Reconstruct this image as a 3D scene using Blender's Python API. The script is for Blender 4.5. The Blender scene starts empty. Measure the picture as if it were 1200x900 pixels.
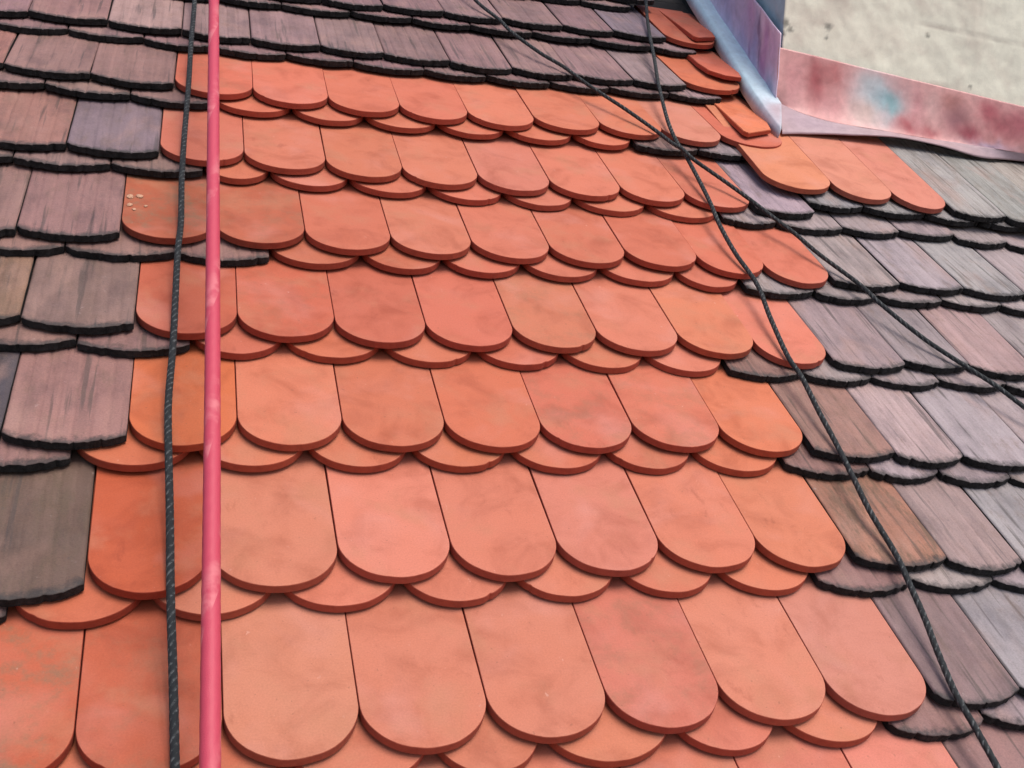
import bpy, bmesh, math, random
from mathutils import Vector, Matrix, noise
random.seed(7)
R_ = math.radians
scene = bpy.context.scene
PITCH = R_(38)
# roof frame: u along the eaves, v up the slope, n out of the roof; the roof origin sits 6 m above the ground
MP = Matrix.Translation((0, 0, 6)) @ Matrix.Rotation(PITCH, 4, 'X')
UP = Vector((0, math.sin(PITCH), math.cos(PITCH)))      # world up seen in the roof frame

# ---------------------------------------------------------------- camera
cam_d = bpy.data.cameras.new('camera'); cam = bpy.data.objects.new('camera', cam_d)
scene.collection.objects.link(cam); scene.camera = cam
rx = Vector((0.95597836, -0.1993278, 0.21534576)); ry = Vector((0.01965389, -0.68873106, -0.72475047))
rz = Vector((0.29277824, 0.69707815, -0.65449442))
mc = Matrix.Identity(4)
for i in range(3):
    mc[i][0] = rx[i]; mc[i][1] = -ry[i]; mc[i][2] = -rz[i]
mc.translation = Vector((0.2092941, -0.7527565, 1.31580988))
cam.matrix_world = MP @ mc
cam_d.sensor_width = 36; cam_d.lens = 1257.858 / 1200 * 36
cam_d.clip_start = .02; cam_d.clip_end = 2000

# ---------------------------------------------------------------- light
world = bpy.data.worlds.new('World'); scene.world = world; world.use_nodes = True
SUN_DIR = (MP.to_3x3() @ Vector((0.20, 0.22, 0.85))).normalized()      # towards the sun
elev = math.asin(SUN_DIR.z); azim = math.atan2(SUN_DIR.x, SUN_DIR.y)
nt = world.node_tree; bgn = nt.nodes['Background']
sky = nt.nodes.new('ShaderNodeTexSky'); sky.sky_type = 'NISHITA'; sky.sun_disc = False
sky.sun_elevation = elev; sky.sun_rotation = azim; sky.dust_density = 4; sky.air_density = 1.0; sky.ozone_density = 1.0
nt.links.new(sky.outputs[0], bgn.inputs[0]); bgn.inputs[1].default_value = 0.14
sl = bpy.data.lights.new('sun', 'SUN'); sun = bpy.data.objects.new('sun', sl); scene.collection.objects.link(sun)
sl.energy = 1.95; sl.angle = R_(34); sl.color = (1.0, .93, .86)
sun.rotation_euler = SUN_DIR.to_track_quat('Z', 'Y').to_euler()
scene.view_settings.view_transform = 'Standard'; scene.view_settings.look = 'None'
scene.view_settings.gamma = 1; scene.view_settings.use_curve_mapping = False
scene.view_settings.exposure = 0.17

# ---------------------------------------------------------------- helpers
def lin(c):
    return tuple(((x/255)/12.92 if x/255 <= .04045 else (((x/255)+.055)/1.055)**2.4) for x in c)
def alb(c, k=1.33):
    return tuple(min(.85, x/k) for x in lin(c)) + (1,)
def mesh_obj(name, verts, faces, mats, parent=None, mat_idx=None, smooth=True, origin=(0, 0, 0)):
    me = bpy.data.meshes.new(name); o = Vector(origin)
    me.from_pydata([tuple(Vector(v) - o) for v in verts], [], faces); me.update()
    for m in mats: me.materials.append(m)
    if mat_idx: me.polygons.foreach_set('material_index', mat_idx)
    me.polygons.foreach_set('use_smooth', [smooth]*len(me.polygons))
    ob = bpy.data.objects.new(name, me); scene.collection.objects.link(ob)
    if parent: ob.parent = parent
    else: ob.matrix_world = MP @ Matrix.Translation(o)
    return ob
def tag(o, label=None, cat=None, group=None, kind=None):
    if label: o['label'] = label
    if cat: o['category'] = cat
    if group: o['group'] = group
    if kind: o['kind'] = kind
    return o
class NT:
    def __init__(s, name):
        s.m = bpy.data.materials.new(name); s.m.use_nodes = True; s.t = s.m.node_tree
        s.b = s.t.nodes['Principled BSDF']
    def n(s, t, **kw):
        n = s.t.nodes.new(t)
        for k, v in kw.items():
            if k in n.inputs.keys(): n.inputs[k].default_value = v
            else: setattr(n, k, v)
        return n
    def l(s, a, b): s.t.links.new(a, b)
    def coords(s, scale=(1, 1, 1), rnd=40.0):
        tc = s.n('ShaderNodeTexCoord'); oi = s.n('ShaderNodeObjectInfo')
        mu = s.n('ShaderNodeMath', operation='MULTIPLY'); mu.inputs[1].default_value = rnd; s.l(oi.outputs['Random'], mu.inputs[0])
        ad = s.n('ShaderNodeVectorMath', operation='ADD'); s.l(tc.outputs['Object'], ad.inputs[0])
        cb = s.n('ShaderNodeCombineXYZ'); s.l(mu.outputs[0], cb.inputs[0]); s.l(mu.outputs[0], cb.inputs[1]); s.l(cb.outputs[0], ad.inputs[1])
        mp = s.n('ShaderNodeMapping'); mp.inputs['Scale'].default_value = scale; s.l(ad.outputs[0], mp.inputs[0])
        return mp.outputs[0]
    def noise(s, vec, scale, detail=4, rough=.55, dist=0):
        n = s.n('ShaderNodeTexNoise'); n.inputs['Scale'].default_value = scale; n.inputs['Detail'].default_value = detail
        n.inputs['Roughness'].default_value = rough; n.inputs['Distortion'].default_value = dist
        s.l(vec, n.inputs['Vector']); return n.outputs['Fac']
    def ramp(s, fac, a, b, ca=0.0, cb=1.0):
        r = s.n('ShaderNodeMapRange'); r.inputs['From Min'].default_value = a; r.inputs['From Max'].default_value = b
        r.inputs['To Min'].default_value = ca; r.inputs['To Max'].default_value = cb; r.interpolation_type = 'SMOOTHSTEP'
        s.l(fac, r.inputs[0]); return r.outputs[0]
    def mix(s, fac, a, b, mode='MIX'):
        m = s.n('ShaderNodeMix', data_type='RGBA', blend_type=mode)
        for sock, v in ((m.inputs[0], fac), (m.inputs[6], a), (m.inputs[7], b)):
            if hasattr(v, 'links'): s.l(v, sock)
            else: sock.default_value = v
        return m.outputs[2]
    def mul(s, a, b):
        m = s.n('ShaderNodeMath', operation='MULTIPLY')
        for sock, v in ((m.inputs[0], a), (m.inputs[1], b)):
            if hasattr(v, 'links'): s.l(v, sock)
            else: sock.default_value = v
        return m.outputs[0]
    def bump(s, h, strength, dist, prev=None):
        b = s.n('ShaderNodeBump'); b.inputs['Strength'].default_value = strength; b.inputs['Distance'].default_value = dist
        s.l(h, b.inputs['Height'])
        if prev: s.l(prev, b.inputs['Normal'])
        return b.outputs[0]

# ---------------------------------------------------------------- materials
def clay():
    m = NT('new_orange_clay'); v = m.coords(); vs = m.coords((1, .6, 1))
    oi = m.n('ShaderNodeObjectInfo'); c = oi.outputs['Color']
    dirt = m.ramp(m.noise(v, 11, 5, .6, .6), .42, .75)
    c1 = m.mix(m.mul(dirt, .75), c, (.70, .60, .55, 1), 'MULTIPLY')
    pale = m.ramp(m.noise(v, 7, 3, .5, .3), .5, .78)
    tint = m.mix(.5, c, (.60, .30, .26, 1))
    c2 = m.mix(m.mul(pale, .55), c1, tint)
    smear = m.ramp(m.noise(vs, 30, 5, .65, .3), .56, .75)
    patch = m.ramp(m.noise(v, 5, 2), .52, .62)
    c3 = m.mix(m.mul(m.mul(smear, patch), .6), c2, (.62, .50, .46, 1), 'MULTIPLY')
    inv = m.n('ShaderNodeMath', operation='SUBTRACT'); inv.inputs[0].default_value = 1; m.l(oi.outputs['Alpha'], inv.inputs[1])
    c3 = m.mix(m.mul(m.ramp(m.noise(v, 12, 6, .75), .46, .66), inv.outputs[0]), c3, (.22, .13, .075, 1))
    smu = m.ramp(m.noise(v, 8, 4, .6, .2), .50, .72); c3 = m.mix(m.mul(smu, .45), c3, (.44, .185, .105, 1))
    pit = m.ramp(m.noise(v, 110, 3, .6), .66, .74); c3 = m.mix(m.mul(pit, .40), c3, (.16, .07, .045, 1))
    wht = m.ramp(m.noise(vs, 75, 3, .6), .69, .78); c3 = m.mix(m.mul(wht, .30), c3, (.72, .48, .40, 1))
    fine = m.ramp(m.noise(v, 330, 5, .8), .3, .7, .90, 1.08)
    c4 = m.mix(1.0, c3, fine, 'MULTIPLY')
    m.l(c4, m.b.inputs['Base Color'])
    m.l(m.ramp(m.noise(v, 14, 4), .3, .7, .62, .8), m.b.inputs['Roughness'])
    m.b.inputs['Specular IOR Level'].default_value = .35
    n1 = m.bump(m.noise(v, 18, 3), .35, .004); n2 = m.bump(m.noise(v, 420, 4, .7), .35, .0006, n1)
    m.l(n2, m.b.inputs['Normal']); return m.m
def clay_edge():
    m = NT('shaded_clay_edge'); v = m.coords(); oi = m.n('ShaderNodeObjectInfo')
    c = m.mix(1.0, oi.outputs['Color'], (.66, .42, .38, 1), 'MULTIPLY')  # edge shade painted in: tile colour multiplied darker and redder
    c = m.mix(m.ramp(m.noise(v, 60, 4), .4, .7, 0, .5), c, (.7, .6, .6, 1), 'MULTIPLY')
    m.l(c, m.b.inputs['Base Color']); m.b.inputs['Roughness'].default_value = .85
    m.l(m.bump(m.noise(v, 150, 4), .5, .002), m.b.inputs['Normal']); return m.m
def old_tile():
    m = NT('weathered_grey_tile'); v = m.coords(); vs = m.coords((1, .07, 1)); vl = m.coords((1, .45, 1))
    oi = m.n('ShaderNodeObjectInfo'); c = oi.outputs['Color']
    st = m.noise(vs, 34, 2, .5)
    c1 = m.mix(1.0, c, m.ramp(st, .3, .72, .86, 1.08), 'MULTIPLY')
    vc = m.coords((1, .045, 1)); crack = m.ramp(m.noise(vc, 62, 3, .6), .57, .67)
    c1 = m.mix(m.mul(crack, .58), c1, (.055, .045, .042, 1))
    blot = m.ramp(m.noise(vl, 13, 6, .7), .42, .70)
    c2 = m.mix(m.mul(blot, .85), c1, (.60, .60, .63, 1), 'MULTIPLY')
    brn = m.ramp(m.noise(vl, 21, 5, .7), .52, .70); c2 = m.mix(m.mul(brn, .40), c2, (.17, .105, .075, 1))
    rose = m.ramp(m.noise(vl, 9, 3, .6, .4), .52, .75)
    c2 = m.mix(m.mul(rose, .40), c2, (.40, .235, .19, 1))
    # brown and green growth, only strong on tiles whose alpha says so
    moss = m.ramp(m.noise(m.coords((1, .25, 1)), 19, 6, .75), .46, .62)
    c3 = m.mix(m.mul(moss, oi.outputs['Alpha']), c2, (.10, .068, .042, 1))
    dark = m.ramp(m.noise(v, 42, 5, .75), .62, .74)
    c4 = m.mix(m.mul(dark, .6), c3, (.05, .05, .055, 1))
    pale = m.ramp(m.noise(v, 30, 4, .7), .64, .78)
    c4 = m.mix(m.mul(pale, .5), c4, (.50, .42, .40, 1))
    # soot and dirt gathered along the worn tail edge
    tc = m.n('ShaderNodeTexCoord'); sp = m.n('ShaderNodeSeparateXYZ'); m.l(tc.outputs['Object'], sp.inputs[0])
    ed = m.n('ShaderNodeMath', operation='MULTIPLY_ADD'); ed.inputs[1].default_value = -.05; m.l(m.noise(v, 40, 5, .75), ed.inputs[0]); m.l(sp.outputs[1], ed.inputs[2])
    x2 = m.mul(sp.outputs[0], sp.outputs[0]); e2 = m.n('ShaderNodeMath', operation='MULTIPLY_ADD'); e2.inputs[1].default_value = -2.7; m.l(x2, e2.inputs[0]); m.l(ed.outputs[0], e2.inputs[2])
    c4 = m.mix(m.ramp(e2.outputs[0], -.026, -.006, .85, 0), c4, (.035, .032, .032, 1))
    c5 = m.mix(1.0, c4, m.ramp(m.noise(v, 300, 3, .7), .25, .75, .86, 1.12), 'MULTIPLY')
    m.l(c5, m.b.inputs['Base Color'])
    m.l(m.ramp(m.noise(v, 20, 4), .3, .7, .55, .8), m.b.inputs['Roughness']); m.b.inputs['Specular IOR Level'].default_value = .5
    n1 = m.bump(st, .5, .0015); n2 = m.bump(m.noise(v, 170, 6, .75), .8, .0018, n1)
    m.l(n2, m.b.inputs['Normal']); return m.m
def plain(name, col, rough, scale=80, bs=.5, bd=.002, var=.25, metallic=0):
    m = NT(name); v = m.coords()
    c = m.mix(1.0, col, m.ramp(m.noise(v, scale, 5, .65), .3, .7, 1-var, 1+var), 'MULTIPLY')
    m.l(c, m.b.inputs['Base Color']); m.b.inputs['Roughness'].default_value = rough; m.b.inputs['Metallic'].default_value = metallic
    m.l(m.bump(m.noise(v, scale*2, 5, .7), bs, bd), m.b.inputs['Normal']); return m.m
def painted(name, rough, bs=.4, scale=60, metallic=0, lo=.8, hi=1.15):
    m = NT(name); v = m.coords()
    a = m.n('ShaderNodeVertexColor'); a.layer_name = 'Col'
    c = m.mix(1.0, a.outputs[0], m.ramp(m.noise(v, scale, 6, .7, .5), .3, .7, lo, hi), 'MULTIPLY')
    m.l(c, m.b.inputs['Base Color']); m.b.inputs['Roughness'].default_value = rough; m.b.inputs['Metallic'].default_value = metallic
    m.l(m.bump(m.noise(v, scale, 6, .7), bs, .003), m.b.inputs['Normal']); return m.m
M_CLAY = clay(); M_CEDGE = clay_edge(); M_OLD = old_tile()
M_OEDGE = plain('sooty_tile_edge', (.011, .0105, .011, 1), 1.0, 60, .9, .004, .95)
M_BOARD = plain('dark_roof_boards', (.03, .024, .02, 1), .9)
M_METAL = painted('stained_sheet_metal', .5, .2, 30, 0, .9, 1.07)
M_WALL = painted('limewashed_masonry', .9, .3, 30, 0, .93, 1.04)

# ---------------------------------------------------------------- ground and roof boarding
g = bpy.data.meshes.new('ground'); g.from_pydata([(-600, -600, 0), (600, -600, 0), (600, 600, 0), (-600, 600, 0)], [], [(0, 1, 2, 3)])
go = bpy.data.objects.new('ground', g); scene.collection.objects.link(go); tag(go, kind='structure')
g.materials.append(plain('grey_ground', (.10, .095, .085, 1), .9, 2))
def box_faces(b): return [(b+0, b+3, b+2, b+1), (b+4, b+5, b+6, b+7), (b+0, b+1, b+5, b+4), (b+1, b+2, b+6, b+5), (b+2, b+3, b+7, b+6), (b+3, b+0, b+4, b+7)]
vs_, fs_ = [], []
v0 = -.75
while v0 < 3.3:                                   # boards laid along the eaves, small gaps between
    v1 = v0 + .145; b = len(vs_); jz = random.uniform(-.002, .002)
    vs_ += [(-1.2, v0, -.14), (3.7, v0, -.14), (3.7, v1, -.14), (-1.2, v1, -.14), (-1.2, v0, -.115+jz), (3.7, v0, -.115+jz), (3.7, v1, -.115+jz), (-1.2, v1, -.115+jz)]
    fs_ += box_faces(b); v0 += .149
tag(mesh_obj('roof_boarding', vs_, fs_, [M_BOARD], smooth=False, origin=(1.3, 1, -.14)),
    'dark timber boarding of the steep roof underneath all the tiles', 'roof deck')
# roof tiles: (kind, course, layer, number, u, v of the tail, width, turn, lift) in metres on the roof plane
TILES = [
 ('o',0,'u',0,-0.0045,-0.0733,0.1830,0.0074,0.000),
 ('o',0,'u',1,0.1776,-0.0702,0.1813,0.0070,0.000),
 ('o',0,'u',2,0.3584,-0.0672,0.1804,0.0058,0.000),
 ('o',0,'u',3,0.5389,-0.0656,0.1806,0.0043,0.000),
 ('o',0,'u',4,0.7190,-0.0654,0.1797,0.0023,0.000),
 ('o',0,'u',5,0.9006,-0.0637,0.1835,0.0000,0.000),
 ('o',0,'u',6,1.0841,-0.0657,0.1834,-0.0027,0.000),
 ('o',0,'u',7,1.2649,-0.0728,0.1784,-0.0058,0.000),
 ('g',0,'u',8,1.4361,-0.0686,0.1642,-0.0091,0.000),
 ('g',0,'u',9,1.6071,-0.0666,0.1781,-0.0127,0.000),
 ('g',0,'u',10,1.7851,-0.0786,0.1781,-0.0167,0.000),
 ('g',1,'u',0,-0.1923,0.1990,0.1830,0.0112,0.000),
 ('g',1,'u',1,-0.0093,0.2030,0.1830,0.0112,0.000),
 ('o',1,'u',2,0.1682,0.2021,0.1721,0.0104,0.000),
 ('o',1,'u',3,0.3485,0.2067,0.1886,0.0077,0.000),
 ('o',1,'u',4,0.5325,0.2140,0.1795,0.0044,0.000),
 ('o',1,'u',5,0.7118,0.2130,0.1790,0.0005,0.000),
 ('o',1,'u',6,0.8915,0.2132,0.1804,-0.0039,0.000),
 ('o',1,'u',7,1.0737,0.2136,0.1838,-0.0090,0.000),
 ('o',1,'u',8,1.2542,0.2067,0.1773,-0.0147,0.000),
 ('g',1,'u',9,1.4362,0.2004,0.1869,-0.0210,0.000),
 ('g',1,'u',10,1.6090,0.1908,0.1588,-0.0275,0.000),
 ('g',1,'u',11,1.7772,0.1753,0.1781,-0.0300,0.000),
 ('g',1,'u',12,1.9552,0.1633,0.1781,-0.0300,0.000),
 ('g',1,'u',13,2.1332,0.1513,0.1781,-0.0300,0.000),
 ('g',2,'u',0,-0.3359,0.4995,0.1830,-0.0036,0.000),
 ('g',2,'u',1,-0.1529,0.5035,0.1830,-0.0036,0.000),
 ('g',2,'u',2,0.0315,0.4952,0.1861,-0.0036,0.000),
 ('o',2,'u',3,0.2106,0.4892,0.1726,-0.0041,0.000),
 ('o',2,'u',4,0.3854,0.4908,0.1769,-0.0053,0.000),
 ('o',2,'u',5,0.5645,0.4884,0.1814,-0.0072,0.000),
 ('o',2,'u',6,0.7450,0.4867,0.1796,-0.0098,0.000),
 ('o',2,'u',7,0.9252,0.4859,0.1809,-0.0130,0.000),
 ('o',2,'u',8,1.1063,0.4872,0.1812,-0.0168,0.000),
 ('o',2,'u',9,1.2853,0.4779,0.1772,-0.0212,0.000),
 ('g',2,'u',10,1.4652,0.4621,0.1829,-0.0263,0.000),
 ('g',2,'u',11,1.6353,0.4487,0.1576,-0.0300,0.000),
 ('g',2,'u',12,1.8031,0.4359,0.1781,-0.0300,0.000),
 ('g',2,'u',13,1.9811,0.4239,0.1781,-0.0300,0.000),
 ('g',2,'u',14,2.1591,0.4119,0.1781,-0.0300,0.000),
 ('g',3,'u',0,-0.3390,0.7702,0.1830,-0.0048,0.000),
 ('g',3,'u',1,-0.1560,0.7742,0.1830,-0.0048,0.000),
 ('g',3,'u',2,0.0293,0.7683,0.1876,-0.0048,0.000),
 ('o',3,'u',3,0.2127,0.7649,0.1796,-0.0055,0.000),
 ('o',3,'u',4,0.3929,0.7636,0.1809,-0.0067,0.000),
 ('o',3,'u',5,0.5717,0.7554,0.1766,-0.0082,0.000),
 ('o',3,'u',6,0.7489,0.7539,0.1778,-0.0099,0.000),
 ('o',3,'u',7,0.9276,0.7559,0.1796,-0.0119,0.000),
 ('o',3,'u',8,1.1083,0.7563,0.1819,-0.0142,0.000),
 ('o',3,'u',9,1.2878,0.7534,0.1770,-0.0168,0.000),
 ('o',3,'u',10,1.4589,0.7300,0.1666,-0.0194,0.000),
 ('g',3,'u',11,1.6317,0.7218,0.1806,-0.0224,0.000),
 ('g',3,'u',12,1.8072,0.7267,0.1711,-0.0256,0.000),
 ('g',3,'u',13,1.9817,0.7127,0.1781,-0.0291,0.000),
 ('g',3,'u',14,2.1597,0.7007,0.1781,-0.0295,0.000),
 ('g',3,'u',15,2.3377,0.6887,0.1781,-0.0295,0.000),
 ('g',4,'u',0,-0.3753,1.0317,0.1830,0.0079,0.000),
 ('g',4,'u',1,-0.1923,1.0357,0.1830,0.0079,0.000),
 ('g',4,'u',2,-0.0077,1.0405,0.1861,0.0079,0.000),
 ('o',4,'u',3,0.1749,1.0460,0.1792,0.0063,0.000),
 ('o',4,'u',4,0.3552,1.0481,0.1814,0.0026,0.000),
 ('o',4,'u',5,0.5360,1.0431,0.1803,-0.0010,0.000),
 ('o',4,'u',6,0.7150,1.0433,0.1778,-0.0043,0.000),
 ('o',4,'u',7,0.8938,1.0455,0.1798,-0.0074,0.000),
 ('o',4,'u',8,1.0742,1.0441,0.1810,-0.0104,0.000),
 ('o',4,'u',9,1.2555,1.0469,0.1815,-0.0132,0.000),
 ('o',4,'u',10,1.4305,1.0334,0.1694,-0.0158,0.000),
 ('o',4,'u',11,1.5974,1.0117,0.1652,-0.0180,0.000),
 ('g',4,'u',12,1.7726,1.0110,0.1854,-0.0202,0.000),
 ('g',4,'u',13,1.9561,1.0150,0.1816,-0.0223,0.000),
 ('g',4,'u',14,2.1359,1.0075,0.1781,-0.0228,0.000),
 ('g',4,'u',15,2.3139,0.9955,0.1781,-0.0228,0.000),
 ('g',4,'u',16,2.4919,0.9835,0.1781,-0.0228,0.000),
 ('g',5,'u',0,-0.4959,1.3394,0.1830,-0.0084,0.000),
 ('g',5,'u',1,-0.3129,1.3434,0.1830,-0.0084,0.000),
 ('g',5,'u',2,-0.1299,1.3474,0.1830,-0.0084,0.000),
 ('g',5,'u',3,0.0554,1.3451,0.1876,-0.0084,0.000),
 ('o',5,'u',4,0.2390,1.3374,0.1796,-0.0107,0.000),
 ('o',5,'u',5,0.4193,1.3302,0.1812,-0.0130,0.000),
 ('o',5,'u',6,0.5983,1.3231,0.1767,-0.0145,0.000),
 ('o',5,'u',7,0.7774,1.3166,0.1816,-0.0152,0.000),
 ('o',5,'u',8,0.9579,1.3127,0.1793,-0.0152,0.000),
 ('o',5,'u',9,1.1397,1.3154,0.1843,-0.0144,0.000),
 ('o',5,'u',10,1.3192,1.3129,0.1749,-0.0128,0.000),
 ('o',5,'u',11,1.4968,1.3074,0.1804,-0.0105,0.000),
 ('g',5,'u',12,1.6740,1.2988,0.1742,-0.0074,0.000),
 ('g',6,'u',0,-0.4731,1.6705,0.1830,-0.0249,0.000),
 ('g',6,'u',1,-0.2901,1.6685,0.1830,-0.0249,0.000),
 ('g',6,'u',2,-0.1058,1.6636,0.1856,-0.0249,0.000),
 ('g',6,'u',3,0.0804,1.6485,0.1871,-0.0249,0.000),
 ('o',6,'u',4,0.2649,1.6312,0.1824,-0.0224,0.000),
 ('o',6,'u',5,0.4474,1.6204,0.1828,-0.0190,0.000),
 ('o',6,'u',6,0.6285,1.6140,0.1794,-0.0146,0.000),
 ('o',6,'u',7,0.8071,1.6120,0.1777,-0.0096,0.000),
 ('o',6,'u',8,0.9863,1.6131,0.1807,-0.0036,0.000),
 ('o',6,'u',9,1.1700,1.6226,0.1869,0.0033,0.000),
 ('o',6,'u',10,1.3555,1.6291,0.1841,0.0112,0.000),
 ('o',6,'u',11,1.5364,1.6225,0.1778,0.0198,0.000),
 ('o',6,'u',12,1.7231,1.6270,0.1960,0.0200,0.000),
 ('g',7,'u',0,-0.4492,1.9341,0.1830,-0.0083,0.000),
 ('g',7,'u',1,-0.2662,1.9321,0.1830,-0.0083,0.000),
 ('g',7,'u',2,-0.0828,1.9369,0.1841,-0.0083,0.000),
 ('g',7,'u',3,0.0985,1.9327,0.1789,-0.0083,0.000),
 ('g',7,'u',4,0.2737,1.9276,0.1718,-0.0093,0.000),
 ('g',7,'u',5,0.4494,1.9255,0.1797,-0.0089,0.000),
 ('g',7,'u',6,0.6248,1.9219,0.1715,-0.0073,0.000),
 ('g',7,'u',7,0.8017,1.9193,0.1824,-0.0043,0.000),
 ('g',7,'u',8,0.9821,1.9137,0.1784,0.0002,0.000),
 ('g',7,'u',9,1.1610,1.9186,0.1795,0.0059,0.000),
 ('g',7,'u',10,1.3469,1.9287,0.1924,0.0134,0.000),
 ('g',7,'u',11,1.5274,1.9340,0.1687,0.0200,0.000),
 ('o',7,'u',12,1.7098,1.9388,0.1962,0.0200,0.000),
 ('g',8,'u',0,0.2919,2.2233,0.1830,-0.0175,0.000),
 ('g',8,'u',1,0.4749,2.2213,0.1830,0.0011,0.000),
 ('g',8,'u',2,0.6550,2.2230,0.1771,0.0133,0.000),
 ('g',8,'u',3,0.8353,2.2286,0.1836,0.0196,0.000),
 ('g',8,'u',4,1.0167,2.2330,0.1793,0.0200,0.000),
 ('g',8,'u',5,1.2028,2.2398,0.1930,0.0140,0.000),
 ('g',8,'u',6,1.3833,2.2437,0.1680,0.0021,0.000),
 ('g',8,'u',7,1.5580,2.2446,0.1814,-0.0151,0.000),
 ('o',8,'u',8,1.7377,2.2342,0.1785,-0.0300,0.000),
 ('o',0,'l',0,0.0758,-0.1059,0.1820,0.0074,0.000),
 ('o',0,'l',1,0.2578,-0.1028,0.1820,0.0065,0.000),
 ('o',0,'l',2,0.4467,-0.1004,0.1958,0.0051,0.000),
 ('o',0,'l',3,0.6246,-0.0993,0.1599,0.0034,0.000),
 ('o',0,'l',4,0.8043,-0.0986,0.1994,0.0013,0.000),
 ('o',0,'l',5,0.9908,-0.0988,0.1735,-0.0013,0.000),
 ('o',0,'l',6,1.1691,-0.1017,0.1832,-0.0041,0.000),
 ('g',0,'l',7,1.3480,-0.1036,0.1746,-0.0073,0.000),
 ('g',0,'l',8,1.5243,-0.1038,0.1780,-0.0109,0.000),
 ('g',0,'l',9,1.7023,-0.1083,0.1780,-0.0148,0.000),
 ('g',1,'l',0,-0.1068,0.1660,0.1820,0.0112,0.000),
 ('o',1,'l',1,0.0752,0.1701,0.1820,0.0112,0.000),
 ('o',1,'l',2,0.2575,0.1735,0.1826,0.0091,0.000),
 ('o',1,'l',3,0.4425,0.1779,0.1875,0.0061,0.000),
 ('o',1,'l',4,0.6265,0.1800,0.1806,0.0024,0.000),
 ('o',1,'l',5,0.8079,0.1794,0.1822,-0.0018,0.000),
 ('o',1,'l',6,0.9879,0.1783,0.1779,-0.0066,0.000),
 ('o',1,'l',7,1.1682,0.1743,0.1826,-0.0119,0.000),
 ('g',1,'l',8,1.3502,0.1679,0.1815,-0.0179,0.000),
 ('g',1,'l',9,1.5286,0.1598,0.1755,-0.0244,0.000),
 ('g',1,'l',10,1.7053,0.1484,0.1781,-0.0300,0.000),
 ('g',1,'l',11,1.8833,0.1357,0.1781,-0.0300,0.000),
 ('g',2,'l',0,-0.2311,0.4655,0.1820,-0.0036,0.000),
 ('g',2,'l',1,-0.0491,0.4647,0.1820,-0.0036,0.000),
 ('o',2,'l',2,0.1354,0.4613,0.1870,-0.0037,0.000),
 ('o',2,'l',3,0.3197,0.4596,0.1817,-0.0048,0.000),
 ('o',2,'l',4,0.4994,0.4579,0.1777,-0.0065,0.000),
 ('o',2,'l',5,0.6783,0.4551,0.1801,-0.0088,0.000),
 ('o',2,'l',6,0.8597,0.4520,0.1826,-0.0118,0.000),
 ('o',2,'l',7,1.0396,0.4492,0.1773,-0.0153,0.000),
 ('o',2,'l',8,1.2189,0.4427,0.1814,-0.0195,0.000),
 ('g',2,'l',9,1.4004,0.4316,0.1818,-0.0244,0.000),
 ('g',2,'l',10,1.5704,0.4199,0.1584,-0.0295,0.000),
 ('g',2,'l',11,1.7304,0.4088,0.1618,-0.0300,0.000),
 ('g',2,'l',12,1.9002,0.3970,0.1781,-0.0300,0.000),
 ('g',2,'l',13,2.0782,0.3843,0.1781,-0.0300,0.000),
 ('g',2,'l',14,2.2562,0.3727,0.1781,-0.0300,0.000),
 ('g',3,'l',0,-0.2440,0.7368,0.1820,-0.0048,0.000),
 ('g',3,'l',1,-0.0620,0.7363,0.1820,-0.0048,0.000),
 ('g',3,'l',2,0.1244,0.7336,0.1907,-0.0049,0.000),
 ('o',3,'l',3,0.3040,0.7316,0.1685,-0.0061,0.000),
 ('o',3,'l',4,0.4801,0.7279,0.1839,-0.0074,0.000),
 ('o',3,'l',5,0.6629,0.7237,0.1817,-0.0090,0.000),
 ('o',3,'l',6,0.8438,0.7217,0.1802,-0.0110,0.000),
 ('o',3,'l',7,1.0238,0.7198,0.1799,-0.0131,0.000),
 ('o',3,'l',8,1.2027,0.7163,0.1778,-0.0155,0.000),
 ('g',3,'l',9,1.3776,0.7062,0.1723,-0.0181,0.000),
 ('g',3,'l',10,1.5470,0.6948,0.1667,-0.0209,0.000),
 ('g',3,'l',11,1.7145,0.6907,0.1682,-0.0239,0.000),
 ('g',3,'l',12,1.8878,0.6842,0.1786,-0.0272,0.000),
 ('g',3,'l',13,2.0661,0.6728,0.1781,-0.0295,0.000),
 ('g',3,'l',14,2.2441,0.6616,0.1781,-0.0295,0.000),
 ('g',4,'l',0,-0.2856,1.0004,0.1820,0.0079,0.000),
 ('g',4,'l',1,-0.1036,1.0047,0.1820,0.0079,0.000),
 ('g',4,'l',2,0.0887,1.0090,0.2026,0.0079,0.000),
 ('g',4,'l',3,0.2807,1.0119,0.1813,0.0041,0.000),
 ('o',4,'l',4,0.4666,1.0112,0.1906,0.0004,0.000),
 ('o',4,'l',5,0.6484,1.0102,0.1729,-0.0031,0.000),
 ('o',4,'l',6,0.8250,1.0104,0.1803,-0.0063,0.000),
 ('o',4,'l',7,1.0054,1.0092,0.1805,-0.0093,0.000),
 ('o',4,'l',8,1.1890,1.0081,0.1866,-0.0122,0.000),
 ('o',4,'l',9,1.3623,1.0027,0.1602,-0.0148,0.000),
 ('g',4,'l',10,1.5334,0.9907,0.1821,-0.0172,0.000),
 ('g',4,'l',11,1.7055,0.9828,0.1624,-0.0194,0.000),
 ('g',4,'l',12,1.8806,0.9805,0.1878,-0.0215,0.000),
 ('g',4,'l',13,2.0600,0.9751,0.1710,-0.0228,0.000),
 ('g',4,'l',14,2.2345,0.9655,0.1781,-0.0228,0.000),
 ('g',4,'l',15,2.4125,0.9543,0.1781,-0.0228,0.000),
 ('g',5,'l',0,-0.4111,1.3080,0.1820,-0.0084,0.000),
 ('g',5,'l',1,-0.2291,1.3092,0.1820,-0.0084,0.000),
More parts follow.
